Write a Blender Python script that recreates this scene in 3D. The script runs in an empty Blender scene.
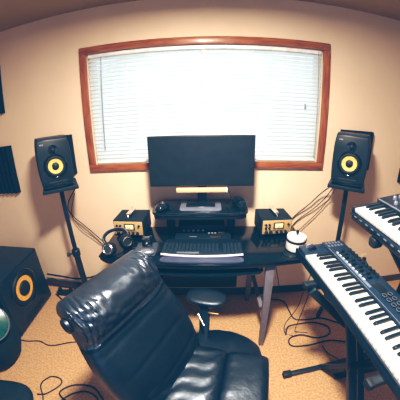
import bpy, bmesh, math, random
from mathutils import Vector, Matrix, Euler
from math import sin, cos, pi, radians, atan2, sqrt
random.seed(7)
C = bpy.context.scene.collection
S = bpy.context.scene

# ------------------------------------------------------------------ materials
def mat(name, col, rough=.5, metal=0., spec=.5, col2=None, nscale=20, bump=0, bscale=60, coat=0, emit=None, estr=0,
        stretch=(1, 1, 1), ndetail=4):
    m = bpy.data.materials.new(name); m.use_nodes = True
    nt = m.node_tree; b = nt.nodes['Principled BSDF']
    b.inputs['Base Color'].default_value = (*col, 1)
    b.inputs['Roughness'].default_value = rough
    b.inputs['Metallic'].default_value = metal
    b.inputs['Specular IOR Level'].default_value = spec
    b.inputs['Coat Weight'].default_value = coat
    if emit:
        b.inputs['Emission Color'].default_value = (*emit, 1); b.inputs['Emission Strength'].default_value = estr
    tc = nt.nodes.new('ShaderNodeTexCoord'); mp = nt.nodes.new('ShaderNodeMapping')
    mp.inputs['Scale'].default_value = stretch
    nt.links.new(tc.outputs['Object'], mp.inputs['Vector'])
    n = nt.nodes.new('ShaderNodeTexNoise'); n.inputs['Scale'].default_value = nscale
    n.inputs['Detail'].default_value = ndetail
    nt.links.new(mp.outputs[0], n.inputs['Vector'])
    r = nt.nodes.new('ShaderNodeValToRGB')
    c2 = col2 if col2 else tuple(min(1, c*1.25) for c in col)
    r.color_ramp.elements[0].position = .35; r.color_ramp.elements[1].position = .65
    r.color_ramp.elements[0].color = (*col, 1); r.color_ramp.elements[1].color = (*c2, 1)
    nt.links.new(n.outputs['Fac'], r.inputs['Fac']); nt.links.new(r.outputs['Color'], b.inputs['Base Color'])
    if bump:
        n2 = nt.nodes.new('ShaderNodeTexNoise'); n2.inputs['Scale'].default_value = bscale
        n2.inputs['Detail'].default_value = 3
        nt.links.new(mp.outputs[0], n2.inputs['Vector'])
        bp = nt.nodes.new('ShaderNodeBump'); bp.inputs['Strength'].default_value = bump
        bp.inputs['Distance'].default_value = .01
        nt.links.new(n2.outputs['Fac'], bp.inputs['Height']); nt.links.new(bp.outputs['Normal'], b.inputs['Normal'])
    return m

M = dict(
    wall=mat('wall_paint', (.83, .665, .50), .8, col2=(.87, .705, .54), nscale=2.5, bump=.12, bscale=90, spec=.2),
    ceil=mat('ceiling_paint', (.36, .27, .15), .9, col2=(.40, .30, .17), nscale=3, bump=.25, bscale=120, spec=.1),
    carpet=mat('carpet', (.47, .285, .145), .95, col2=(.71, .46, .26), nscale=75, bump=.6, bscale=220, spec=.05, ndetail=8),
    base=mat('baseboard_wood', (.05, .036, .038), .5, col2=(.08, .055, .05), nscale=14, stretch=(1, 6, 20)),
    wood=mat('redwood_trim', (.21, .060, .020), .35, col2=(.36, .125, .042), nscale=9, stretch=(1, 8, 8), coat=.3),
    woodv=mat('redwood_trim_vertical', (.21, .060, .020), .35, col2=(.36, .125, .042), nscale=9, stretch=(8, 8, 1), coat=.3),
    black=mat('black_satin', (.006, .016, .026), .42, spec=.5),
    blackrough=mat('black_matte', (.007, .018, .028), .8, spec=.3, bump=.2, bscale=200),
    foam=mat('charcoal_foam', (.010, .020, .032), .95, spec=.1, bump=.5, bscale=260),
    vinyl=mat('speaker_vinyl', (.010, .022, .036), .5, spec=.4, bump=.15, bscale=300),
    gloss=mat('gloss_black', (.004, .012, .020), .10, spec=.6, coat=.5),
    desktop=mat('black_desk_glass', (.003, .009, .015), .12, spec=.35),
    screen=mat('screen', (.010, .018, .026), .35, spec=.4),
    cone=mat('yellow_cone', (.72, .50, .14), .45, col2=(.82, .60, .20), nscale=60, bump=.2, bscale=200),
    conedeep=mat('deep_yellow_cone', (.80, .42, .04), .45, col2=(.85, .50, .07), nscale=60, bump=.2, bscale=200),
    frontwall=mat('low_bounce_slate', (.10, .12, .17), .8),  # unseen front wall, coloured dark to cut bounce light
    sidewall=mat('low_bounce_wall_paint', (.40, .32, .26), .85),  # unseen side walls, darker than the back wall to reduce warm bounce
    rubber=mat('rubber', (.008, .014, .02), .6, spec=.4),
    chrome=mat('chrome', (.75, .78, .82), .18, 1),
    silver=mat('silver_plastic', (.27, .32, .42), .3, .6),
    greymetal=mat('grey_painted_metal', (.15, .15, .19), .5, .2, bump=.05),
    brass=mat('brass', (.75, .5, .25), .3, 1),
    gold=mat('gold_faceplate', (.66, .45, .20), .38, .3, col2=(.76, .55, .28), nscale=90, stretch=(1, 1, 12)),
    meter=mat('meter_face', (.85, .70, .42), .5, emit=(1, .8, .5), estr=.15),
    white=mat('white_ceramic', (.80, .80, .82), .3, coat=.3),
    keyw=mat('ivory_white_plastic', (.50, .50, .53), .25, coat=.2),
    keyb=mat('black_key_plastic', (.008, .018, .028), .3, coat=.2),
    synth=mat('synth_case', (.006, .016, .030), .42, spec=.4, col2=(.008, .020, .036)),
    synthblue=mat('synth_panel', (.011, .030, .062), .4, spec=.45, col2=(.016, .038, .075)),
    leather=None,
    cable=mat('cable_rubber', (.006, .012, .018), .5),
    blueg=mat('teal_gloss', (.004, .11, .10), .25, col2=(.008, .05, .06), nscale=14, stretch=(1, 8, 1), coat=.6),
    tan=mat('pale_wood', (.75, .50, .30), .5, col2=(.82, .57, .36), nscale=12, stretch=(1, 8, 8)),
    plate=mat('outlet_plate', (.78, .62, .44), .4),
    red=mat('red_pad', (.5, .05, .04), .4),
    bag=mat('black_nylon', (.008, .02, .03), .75, spec=.3, bump=.3, bscale=120),
    label=mat('white_print', (.42, .46, .52), .5),
)

def leather(name='black_leather', coat=.10, spec=.7):
    m = bpy.data.materials.new(name); m.use_nodes = True
    nt = m.node_tree; b = nt.nodes['Principled BSDF']
    b.inputs['Base Color'].default_value = (.003, .009, .017, 1)
    b.inputs['Roughness'].default_value = .34
    b.inputs['Specular IOR Level'].default_value = spec
    b.inputs['Specular Tint'].default_value = (.62, .78, 1, 1)
    b.inputs['Coat Weight'].default_value = coat; b.inputs['Coat Roughness'].default_value = .3; b.inputs['Coat IOR'].default_value = 1.7; b.inputs['Coat Tint'].default_value = (.8, .9, 1, 1)
    tc = nt.nodes.new('ShaderNodeTexCoord')
    v = nt.nodes.new('ShaderNodeTexVoronoi'); v.inputs['Scale'].default_value = 260
    n = nt.nodes.new('ShaderNodeTexNoise'); n.inputs['Scale'].default_value = 22; n.inputs['Detail'].default_value = 3
    nt.links.new(tc.outputs['Object'], v.inputs['Vector']); nt.links.new(tc.outputs['Object'], n.inputs['Vector'])
    b1 = nt.nodes.new('ShaderNodeBump'); b1.inputs['Strength'].default_value = .12; b1.inputs['Distance'].default_value = .002
    b2 = nt.nodes.new('ShaderNodeBump'); b2.inputs['Strength'].default_value = .5; b2.inputs['Distance'].default_value = .006
    nt.links.new(v.outputs['Distance'], b1.inputs['Height']); nt.links.new(n.outputs['Fac'], b2.inputs['Height'])
    nt.links.new(b1.outputs['Normal'], b2.inputs['Normal']); nt.links.new(b2.outputs['Normal'], b.inputs['Normal'])
    r = nt.nodes.new('ShaderNodeMapRange'); r.inputs['To Min'].default_value = .32; r.inputs['To Max'].default_value = .50
    nt.links.new(n.outputs['Fac'], r.inputs['Value']); nt.links.new(r.outputs[0], b.inputs['Roughness'])
    return m
M['leather'] = leather()
M['shinyleather'] = leather('glossy_black_leather', .75, 1.0)

def slat_mat():
    m = bpy.data.materials.new('blind_slats'); m.use_nodes = True
    nt = m.node_tree; nt.nodes.clear()
    o = nt.nodes.new('ShaderNodeOutputMaterial')
    d = nt.nodes.new('ShaderNodeBsdfDiffuse'); d.inputs['Color'].default_value = (.74, .78, .81, 1)
    t = nt.nodes.new('ShaderNodeBsdfTranslucent'); t.inputs['Color'].default_value = (.80, .90, .96, 1)
    x = nt.nodes.new('ShaderNodeMixShader'); x.inputs[0].default_value = .55
    tc = nt.nodes.new('ShaderNodeTexCoord'); n = nt.nodes.new('ShaderNodeTexNoise'); n.inputs['Scale'].default_value = 4
    nt.links.new(tc.outputs['Object'], n.inputs['Vector'])
    r = nt.nodes.new('ShaderNodeMapRange'); r.inputs['To Min'].default_value = .48; r.inputs['To Max'].default_value = .62
    nt.links.new(n.outputs['Fac'], r.inputs['Value']); nt.links.new(r.outputs[0], x.inputs[0])
    nt.links.new(d.outputs[0], x.inputs[1]); nt.links.new(t.outputs[0], x.inputs[2]); nt.links.new(x.outputs[0], o.inputs[0])
    return m
def glass_mat(name='clear_glass', tint=(1, 1, 1), gl=.06, rough=.02):
    m = bpy.data.materials.new(name); m.use_nodes = True
    nt = m.node_tree; nt.nodes.clear()
    o = nt.nodes.new('ShaderNodeOutputMaterial')
    t = nt.nodes.new('ShaderNodeBsdfTransparent'); t.inputs['Color'].default_value = (*tint, 1)
    g = nt.nodes.new('ShaderNodeBsdfGlossy'); g.inputs['Roughness'].default_value = rough
    x = nt.nodes.new('ShaderNodeMixShader'); f = nt.nodes.new('ShaderNodeFresnel'); f.inputs['IOR'].default_value = 1.45
    nt.links.new(f.outputs[0], x.inputs[0]); nt.links.new(t.outputs[0], x.inputs[1]); nt.links.new(g.outputs[0], x.inputs[2])
    nt.links.new(x.outputs[0], o.inputs[0])
    return m
M['slat'] = slat_mat(); M['glass'] = glass_mat(); M['smoke'] = glass_mat('smoked_glass', (.16, .20, .25), rough=.05)

# ------------------------------------------------------------------ mesh helpers
class MB:
    def __init__(s): s.bm = bmesh.new()
    def merge(s, b, Mx=None):
        if Mx is not None: bmesh.ops.transform(b, matrix=Mx, verts=b.verts)
        me = bpy.data.meshes.new('tmp'); b.to_mesh(me); b.free(); s.bm.from_mesh(me); bpy.data.meshes.remove(me)
        return s
    def box(s, c, d, bev=0, rot=None, seg=2):
        b = bmesh.new(); bmesh.ops.create_cube(b, size=1)
        bmesh.ops.scale(b, vec=d, verts=b.verts)
        if bev: bmesh.ops.bevel(b, geom=b.edges[:], offset=bev, segments=seg, profile=.5, affect='EDGES')
        Mx = Matrix.Translation(c)
        if rot is not None: Mx = Mx @ Euler(rot).to_matrix().to_4x4()
        return s.merge(b, Mx)
    def beam(s, p0, p1, w, h, bev=0, up=(0, 0, 1)):
        p0, p1 = Vector(p0), Vector(p1); d = p1-p0; L = d.length; z = d.normalized()
        x = Vector(up).cross(z)
        if x.length < 1e-4: x = Vector((1, 0, 0)).cross(z)
        x.normalize(); y = z.cross(x)
        R = Matrix((x, y, z)).transposed().to_4x4()
        b = bmesh.new(); bmesh.ops.create_cube(b, size=1); bmesh.ops.scale(b, vec=(w, h, L), verts=b.verts)
        if bev: bmesh.ops.bevel(b, geom=b.edges[:], offset=bev, segments=2, profile=.5, affect='EDGES')
        return s.merge(b, Matrix.Translation((p0+p1)/2) @ R)
    def lathe(s, prof, n=32, Mx=None, closed=True):
        b = bmesh.new(); rings = []
        for r, z in prof:
            rings.append([b.verts.new((r*cos(2*pi*i/n), r*sin(2*pi*i/n), z)) for i in range(n)] if r > 1e-6 else [b.verts.new((0, 0, z))])
        for a, c in zip(rings, rings[1:]):
            for i in range(n):
                j = (i+1) % n
                if len(a) == 1 and len(c) == 1: continue
                if len(a) == 1: b.faces.new((a[0], c[j], c[i]))
                elif len(c) == 1: b.faces.new((a[i], a[j], c[0]))
                else: b.faces.new((a[i], a[j], c[j], c[i]))
        if closed:
            for q in (rings[0], rings[-1]):
                if len(q) > 2: b.faces.new(q)
        bmesh.ops.recalc_face_normals(b, faces=b.faces[:])
        return s.merge(b, Mx)
    def cyl(s, p0, p1, r0, r1=None, n=20, bev=0):
        r1 = r0 if r1 is None else r1
        p0, p1 = Vector(p0), Vector(p1); d = p1-p0; L = d.length
        Mx = Matrix.Translation(p0) @ d.to_track_quat('Z', 'Y').to_matrix().to_4x4()
        if bev: return s.lathe([(r0-bev, 0), (r0, bev), (r1, L-bev), (r1-bev, L)], n, Mx)
        return s.lathe([(r0, 0), (r1, L)], n, Mx)
    def torus(s, c, axis, R, r, n=28, m=8):
        prof = []
        Mx = Matrix.Translation(c) @ Vector(axis).to_track_quat('Z', 'Y').to_matrix().to_4x4()
        b = bmesh.new(); rings = []
        for k in range(m):
            a = 2*pi*k/m; rings.append([b.verts.new(((R+r*cos(a))*cos(2*pi*i/n), (R+r*cos(a))*sin(2*pi*i/n), r*sin(a))) for i in range(n)])
        for k in range(m):
            a, c2 = rings[k], rings[(k+1) % m]
            for i in range(n): b.faces.new((a[i], a[(i+1) % n], c2[(i+1) % n], c2[i]))
        bmesh.ops.recalc_face_normals(b, faces=b.faces[:])
        return s.merge(b, Mx)
    def tube(s, pts, r, n=8, sub=6):
        P = [Vector(p) for p in pts]
        if len(P) > 2 and sub > 1:
            Q = [P[0]*2-P[1]]+P+[P[-1]*2-P[-2]]; out = []
            for i in range(1, len(Q)-2):
                for k in range(sub):
                    t = k/sub; a, b_, c, d = Q[i-1], Q[i], Q[i+1], Q[i+2]
                    out.append(.5*((2*b_)+(-a+c)*t+(2*a-5*b_+4*c-d)*t*t+(-a+3*b_-3*c+d)*t**3))
            out.append(P[-1]); P = out
        b = bmesh.new(); rings = []; x = None
        for i, p in enumerate(P):
            t = (P[min(i+1, len(P)-1)]-P[max(i-1, 0)]).normalized()
            if x is None:
                x = t.orthogonal().normalized()
            else:
                x = (x-t*x.dot(t)).normalized()
            y = t.cross(x)
            rings.append([b.verts.new(p+r*(x*cos(2*pi*k/n)+y*sin(2*pi*k/n))) for k in range(n)])
        for a, c in zip(rings, rings[1:]):
            for i in range(n): b.faces.new((a[i], a[(i+1) % n], c[(i+1) % n], c[i]))
        b.faces.new(rings[0]); b.faces.new(rings[-1])
        bmesh.ops.recalc_face_normals(b, faces=b.faces[:])
        return s.merge(b)
    def prism(s, poly, z0, z1, bev=0, Mx=None):
        b = bmesh.new()
        lo = [b.verts.new((x, y, z0)) for x, y in poly]; hi = [b.verts.new((x, y, z1)) for x, y in poly]
        n = len(poly)
        b.faces.new(lo[::-1]); b.faces.new(hi)
        for i in range(n): b.faces.new((lo[i], lo[(i+1) % n], hi[(i+1) % n], hi[i]))
        bmesh.ops.recalc_face_normals(b, faces=b.faces[:])
        if bev:
            e = [e for e in b.edges if abs(e.verts[0].co.z-e.verts[1].co.z) < 1e-6]
            bmesh.ops.bevel(b, geom=e, offset=bev, segments=2, profile=.5, affect='EDGES')
        return s.merge(b, Mx)
    def loft(s, rings, Mx=None, n=40, fn=None):
        """rings: (centre xyz, axis-u vec, axis-v vec, exponent) closed superellipse sections"""
        b = bmesh.new(); R = []
        for k, (c, u, v, e) in enumerate(rings):
            c, u, v = Vector(c), Vector(u), Vector(v); row = []
            for i in range(n):
                a = 2*pi*i/n; ca, sa = cos(a), sin(a)
                p = c+u*(abs(ca)**(2/e))*(1 if ca >= 0 else -1)+v*(abs(sa)**(2/e))*(1 if sa >= 0 else -1)
                if fn: p = fn(p, k, i, a)
                row.append(b.verts.new(p))
            R.append(row)
        for a, c in zip(R, R[1:]):
            for i in range(n): b.faces.new((a[i], a[(i+1) % n], c[(i+1) % n], c[i]))
        b.faces.new(R[0]); b.faces.new(R[-1])
        bmesh.ops.recalc_face_normals(b, faces=b.faces[:])
        return s.merge(b, Mx)
    def build(s, name, m, parent=None, smooth=True, angle=35, loc=None):
        me = bpy.data.meshes.new(name); s.bm.to_mesh(me); s.bm.free()
        me.materials.append(M[m] if isinstance(m, str) else m)
        if smooth:
            me.polygons.foreach_set('use_smooth', [True]*len(me.polygons))
            try: me.set_sharp_from_angle(angle=radians(angle))
            except Exception: pass
        o = bpy.data.objects.new(name, me); C.objects.link(o)
        if parent is not None: o.parent = parent
        if loc is not None: o.location = loc
        return o

def tag(o, label=None, cat=None, group=None, kind=None):
    if label: o['label'] = label
    if cat: o['category'] = cat
    if group: o['group'] = group
    if kind: o['kind'] = kind
    return o
def thing(name, label, cat, loc=(0, 0, 0), rot=(0, 0, 0), group=None):
    o = bpy.data.objects.new(name, None); C.objects.link(o); o.location = loc; o.rotation_euler = rot
    o.empty_display_size = .05
    return tag(o, label, cat, group)
def kids(o): return [c for c in bpy.data.objects if c.parent == o]
def dup(o, parent=None):
    c = o.copy(); C.objects.link(c); c.parent = parent
    for k in kids(o): dup(k, c)
    return c
def smoothpoly(w, d, r, n=6):
    pts = []
    for cx, cy, a0 in ((w/2-r, d/2-r, 0), (-w/2+r, d/2-r, pi/2), (-w/2+r, -d/2+r, pi), (w/2-r, -d/2+r, 3*pi/2)):
        for k in range(n+1):
            a = a0+pi/2*k/n; pts.append((cx+r*cos(a), cy+r*sin(a)))
    return pts
def text_mesh(txt, size, depth, name, m, parent, loc, rot):
    cu = bpy.data.curves.new('lettering', 'FONT'); cu.body = txt; cu.size = size; cu.extrude = depth; cu.align_x = 'CENTER'; cu.align_y = 'CENTER'
    t = bpy.data.objects.new('lettering', cu); C.objects.link(t)
    dg = bpy.context.evaluated_depsgraph_get()
    me = bpy.data.meshes.new_from_object(t.evaluated_get(dg)); bpy.data.objects.remove(t)
    me.materials.clear(); me.materials.append(M[m])
    o = bpy.data.objects.new(name, me); C.objects.link(o); o.parent = parent; o.location = loc; o.rotation_euler = rot
    return o

# ------------------------------------------------------------------ room
XL, XR, YB, H = -2.3, 2.3, -3.3, 2.44
WX0, WX1, WZ0, WZ1 = -.906, .899, 1.208, 2.140      # outer edge of the window casing
def struct(o): return tag(o, kind='structure')
T = .1
MB().box(((XL+XR)/2, (YB)/2, -.05), (XR-XL+.4, -YB+.4, .1)).build('floor', 'carpet', smooth=False)
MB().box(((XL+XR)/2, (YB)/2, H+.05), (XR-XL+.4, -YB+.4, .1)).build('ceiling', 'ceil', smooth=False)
hx0, hx1, hz0, hz1 = WX0+.045, WX1-.045, WZ0+.045, WZ1-.045
w = MB()
w.box(((XL+hx0)/2, T/2, H/2), (hx0-XL, T, H)); w.box(((XR+hx1)/2, T/2, H/2), (XR-hx1, T, H))
w.box(((hx0+hx1)/2, T/2, hz0/2), (hx1-hx0, T, hz0)); w.box(((hx0+hx1)/2, T/2, (H+hz1)/2), (hx1-hx0, T, H-hz1))
w.build('wall_back', 'wall', smooth=False)
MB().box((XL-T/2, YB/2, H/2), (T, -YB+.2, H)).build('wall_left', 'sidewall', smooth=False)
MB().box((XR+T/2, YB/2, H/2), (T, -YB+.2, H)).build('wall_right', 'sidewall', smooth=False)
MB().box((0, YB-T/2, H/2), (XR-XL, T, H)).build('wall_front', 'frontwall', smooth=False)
MB().box((0, -.006, .04), (XR-XL, .012, .08), .003).build('baseboard_back', 'base', smooth=False)
MB().box((XL+.006, YB/2, .04), (.012, -YB, .08), .003).build('baseboard_left', 'base', smooth=False)
MB().box((XR-.006, YB/2, .04), (.012, -YB, .08), .003).build('baseboard_right', 'base', smooth=False)
for n in ('floor', 'ceiling', 'wall_back', 'wall_left', 'wall_right', 'wall_front', 'baseboard_back', 'baseboard_left', 'baseboard_right'):
    struct(bpy.data.objects[n])
# window casing + sash
win = struct(bpy.data.objects.new('window_1', None)); C.objects.link(win); win.location = ((WX0+WX1)/2, 0, (WZ0+WZ1)/2)
ww, wh = WX1-WX0, WZ1-WZ0; cw = .052
MB().box((0, -.012, wh/2-cw/2), (ww, .024, cw), .004).build('casing_top', 'wood', win)
MB().box((0, -.012, -wh/2+cw/2), (ww, .024, cw), .004).build('casing_bottom', 'wood', win)
MB().box((-ww/2+cw/2, -.012, 0), (cw, .0235, wh-2*cw), .004).build('casing_side', 'woodv', win)
MB().box((ww/2-cw/2, -.012, 0), (cw, .0235, wh-2*cw), .004).build('casing_side', 'woodv', win)
fr = MB(); iw, ih = ww-.09, wh-.09
fr.box((0, .085, ih/2-.02), (iw, .03, .04)); fr.box((0, .085, -ih/2+.02), (iw, .03, .04))
for x in (-iw/2+.02, 0, iw/2-.02): fr.box((x, .085, 0), (.04, .03, ih-.08))
fr.build('window_frame', 'white', win, smooth=False)
MB().box((0, .088, 0), (iw-.08, .004, ih-.08)).build('pane', 'glass', win, smooth=False)

# venetian blind
bl = thing('window_blind', 'white venetian blind with thin closed slats covering the wood framed window', 'blind', ((WX0+WX1)/2, .02, WZ1-.05))
bw = ww-2*cw-.012
MB().box((0, 0, -.016), (bw, .035, .030), .003).build('headrail', 'white', bl)
sl = MB(); zt, zb = -.046, -(wh-2*cw)+.026; N = 27
for i in range(N):
    z = zt+(zb-zt)*i/(N-1)
    b = bmesh.new(); a = radians(60); hw = .0172; pts = []
    for k in range(5):
        t = -1+k/2; yy = t*hw*cos(a); zz = -t*hw*sin(a)*-1; cr = .0030*(1-t*t)
        pts.append((yy-cr*sin(a), zz+cr*cos(a)))
    L = [b.verts.new((-bw/2, p[0], z+p[1])) for p in pts]; R = [b.verts.new((bw/2, p[0], z+p[1])) for p in pts]
    for k in range(4): b.faces.new((L[k], L[k+1], R[k+1], R[k]))
    sl.merge(b)
sl.build('slats', 'slat', bl)
MB().box((0, 0, zb-.016), (bw, .022, .014), .003).build('bottom_rail', 'white', bl)
for x in (-.55, 0, .55): MB().cyl((x, -.013, -.03), (x, -.013, zb), .0012, n=6).build('ladder_cord', 'white', bl)
MB().cyl((-.735, -.03, -.03), (-.755, -.035, -.72), .0035, n=8).build('tilt_wand', 'silver', bl)
MB().cyl((.815, -.03, -.02), (.822, -.03, -.80), .0018, n=6).build('pull_cord', 'greymetal', bl)
MB().cyl((.722, -.03, -.40), (.722, -.03, -.44), .005, .007, n=10).build('cord_tassel', 'silver', bl)

# ------------------------------------------------------------------ acoustic foam on the wall
def foam(label, x0, x1, z0, z1, vertical=True, group='dark foam acoustic tiles'):
    t = thing('acoustic_foam_panel', label, 'acoustic panel', ((x0+x1)/2, 0, (z0+z1)/2), group=group)
    m = MB(); W, Hh = x1-x0, z1-z0; m.box((0, -.008, 0), (W, .016, Hh)).build('backing_sheet', 'foam', t, smooth=False)
    n = 8; k = MB(); b = bmesh.new(); 
    for i in range(n):
        a0, a1 = -W/2+W*i/n, -W/2+W*(i+1)/n; am = (a0+a1)/2
        v = [b.verts.new(p) for p in ((a0, -.016, -Hh/2), (a1, -.016, -Hh/2), (am, -.05, -Hh/2), (a0, -.016, Hh/2), (a1, -.016, Hh/2), (am, -.05, Hh/2))]
        b.faces.new((v[0], v[2], v[5], v[3])); b.faces.new((v[2], v[1], v[4], v[5])); b.faces.new((v[0], v[1], v[2])); b.faces.new((v[3], v[5], v[4]))
    bmesh.ops.recalc_face_normals(b, faces=b.faces[:])
    k.merge(b).build('wedges', 'foam', t, smooth=False)
foam('dark ridged foam panel high on the wall, upper of two by the left edge', -2.07, -1.68, 1.755, 2.16)
foam('dark ridged foam panel on the wall directly above the large floor speaker', -2.09, -1.67, 1.05, 1.475)
foam('dark foam tile on the wall behind the left monitor speaker', -1.34, -1.035, 1.20, 1.51)
foam('dark foam tile on the wall behind the right monitor speaker', 1.03, 1.325, 1.215, 1.52)
foam('small dark foam tile on the wall beyond the right monitor speaker', 1.685, 1.95, 1.11, 1.235)

# outlet
ot = thing('wall_outlet', 'tan wall outlet plate behind the lower synthesizer', 'outlet', (1.52, 0, .33))
MB().box((0, -.003, 0), (.07, .006, .115), .003).build('face_plate', 'plate', ot)
pg = MB().box((1.52, -.022, .345), (.03, .032, .028), .006).build('power_plug', 'cable')
tag(pg, 'black power plug pushed into the wall outlet', 'plug')
MB().tube([(0, 0, 0), (.02, -.03, -.03), (.07, -.03, -.12), (.10, -.03, -.25), (.12, -.06, -.335)], .004).build('cord', 'cable', pg, loc=(1.52, -.035, .34))

# ------------------------------------------------------------------ monitor speakers
def ring_profile(m, R0, R1, y0, y1, n=36, c=(0, 0, 0)):
    Mx = Matrix.Translation(c) @ Matrix.Rotation(pi/2, 4, 'X')     # lathe axis -> -y
    return m.lathe([(R0, y0), (R1, y1)], n, Mx, closed=False)
def speaker(label, loc, rotz, group):
    t = thing('studio_monitor_speaker', label, 'speaker', loc, (0, 0, rotz), 'monitor speakers on pole stands')
    W, D, Hh = .240, .205, .345
    cab = MB(); rings = []
    n = 14
    # cabinet: bulging sides, box depth
    for k in range(n+1):
        s = k/n; z = .0+Hh*s; bulge = 1-.12*abs(2*s-1)**3 if s > .5 else 1-.08*abs(2*s-1)**2.6
        hw = W/2*bulge
        rings.append(((0, D/2-.01, z), (hw, 0, 0), (0, D/2-.01, 0), 9))
    cab.loft(rings, n=48).build('cabinet', 'vinyl', t, angle=50)
    bf = MB(); poly = []
    for k in range(n+1):
        s = k/n; bulge = 1-.12*abs(2*s-1)**3 if s > .5 else 1-.08*abs(2*s-1)**2.6
        poly.append((W/2*bulge*.985, .008+(Hh-.016)*s))
    poly = poly+[(-x, z) for x, z in poly[::-1]]
    Mx = Matrix.Rotation(pi/2, 4, 'X')
    baf = bf.prism(poly, 0, .022, .010, Mx).build('front_baffle', 'black', t, angle=50)
    wz = .150
    # woofer
    wf = MB(); Ro = .083
    wf.lathe([(Ro, .022), (Ro, .026), (.078, .029), (.072, .026), (.070, .023)], 40, Matrix.Translation((0, 0, wz)) @ Matrix.Rotation(pi/2, 4, 'X'), closed=False)
    wo = wf.build('woofer_rim', 'gloss', t)
    MB().torus((0, -.024, wz), (0, 1, 0), .061, .010, 36, 10).build('rubber_surround', 'rubber', wo)
    MB().lathe([(.054, .026), (.038, .0235), (.024, .0225)], 40, Matrix.Translation((0, 0, wz)) @ Matrix.Rotation(pi/2, 4, 'X'), closed=False).build('yellow_cone', 'cone', wo)
    MB().lathe([(.026, .0222), (.024, .030), (.015, .036), (0, .038)], 28, Matrix.Translation((0, 0, wz)) @ Matrix.Rotation(pi/2, 4, 'X'), closed=False).build('dust_cap', 'rubber', wo)
    # tweeter
    tw = MB().lathe([(.034, .0225), (.031, .026), (.020, .0235), (.013, .0228)], 32, Matrix.Translation((0, 0, .262)) @ Matrix.Rotation(pi/2, 4, 'X'), closed=False).build('tweeter_waveguide', 'gloss', t)
    MB().lathe([(.013, .0226), (.010, .028), (0, .031)], 24, Matrix.Translation((0, 0, .262)) @ Matrix.Rotation(pi/2, 4, 'X'), closed=False).build('tweeter_dome', 'rubber', tw)
    MB().prism(smoothpoly(.135, .020, .009), 0, .024, .003, Matrix.Translation((0, 0, .036)) @ Matrix.Rotation(pi/2, 4, 'X')).build('bass_port', 'rubber', t)
    MB().box((0, -.035, .0165), (.20, .03, .02), .006, rot=(.35, 0, 0)).build('port_lip', 'gloss', t)
    text_mesh('KRK', .014, .001, 'badge', 'label', t, (-.072, -.0235, .303), (pi/2, 0, 0))
    return t
def stand(label, loc, rotz, h, tilt=0):
    t = thing('speaker_stand', label, 'speaker stand', loc, (0, 0, rotz), 'pole stands under the monitor speakers')
    MB().box((0, -.02, h-.010), (.25, .26, .020), .004).build('top_plate', 'black', t)
    MB().box((0, -.152, h-.012), (.25, .006, .024), .002).build('plate_lip', 'black', t)
    b = tilt*h
    MB().cyl((b*.45, 0, .48), (0, 0, h-.02), .018).build('upper_pole', 'black', t)
    MB().cyl((b, 0, .03), (b*.42, 0, .58), .026).build('lower_pole', 'black', t)
    cl = MB().cyl((b*.45, 0, .555), (b*.41, 0, .615), .034, bev=.004).build('collar', 'black', t)
    k = MB(); k.cyl((b*.43-.02, 0, .585), (b*.43-.062, -.005, .585), .007); k.cyl((b*.43-.055, -.005, .585), (b*.43-.078, -.005, .585), .017, bev=.003)
    k.build('clamp_knob', 'rubber', cl)
    MB().cyl((0, 0, h-.05), (0, 0, h-.018), .03, .05).build('flange', 'black', t)
    MB().cyl((b, 0, .03), (b, 0, .10), .03, bev=.004).build('hub', 'black', t)
    for a in (20, 140, 260):
        a = radians(a); lg = MB(); lg.beam((b+.02*cos(a), .02*sin(a), .055), (b+.155*cos(a), .155*sin(a), .014), .035, .016, .003)
        l = lg.build('leg', 'black', t)
        MB().cyl((b+.15*cos(a), .15*sin(a), 0), (b+.15*cos(a), .15*sin(a), .014), .013).build('rubber_foot', 'rubber', l)
    return t
HS = 1.200
stand('black pole stand left of the desk, under the left monitor speaker', (-1.075, -.21, 0), radians(34), HS-.025, 0)
speaker('black monitor speaker with yellow cone on the stand left of the window', (-1.035, -.285, HS-.0245), radians(40), 'g')
stand('black pole stand right of the desk, under the right monitor speaker', (1.015, -.21, 0), radians(-34), HS-.035, .05)
speaker('black monitor speaker with yellow cone on the stand right of the window', (.962, -.285, HS-.0345), radians(-38), 'g')

# ------------------------------------------------------------------ desk
DZ = .74
dk = thing('computer_desk', 'black glass topped computer desk with curved front edge and grey legs', 'desk', (0, 0, 0))
def bow(x0, x1, yb, yf, bowd, n=24, rc=.03):
    pts = [(x1-.0, yb), (x0, yb)]
    for k in range(n+1):
        s = k/n; x = x0+(x1-x0)*s; e = min(s, 1-s)*(x1-x0)
        y = yf+bowd*(2*s-1)**2
        if e < rc: y += (rc-sqrt(max(0, rc*rc-(rc-e)**2)))
        pts.append((x, y))
    return pts[::-1]
MB().prism(bow(-.725, .70, -.03, -.555, .05), DZ-.008, DZ, .002).build('glass_top', 'desktop', dk)
MB().prism(bow(-.72, .695, -.04, -.550, .05), DZ-.034, DZ-.0085, .004).build('top_frame', 'black', dk)
MB().prism(bow(-.34, .36, -.15, -.555, .02), .652, .664, .003).build('keyboard_tray', 'gloss', dk)
for x in (-.325, .335): MB().box((x, -.33, .69), (.016, .36, .03), .002).build('tray_rail', 'greymetal', dk)
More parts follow.
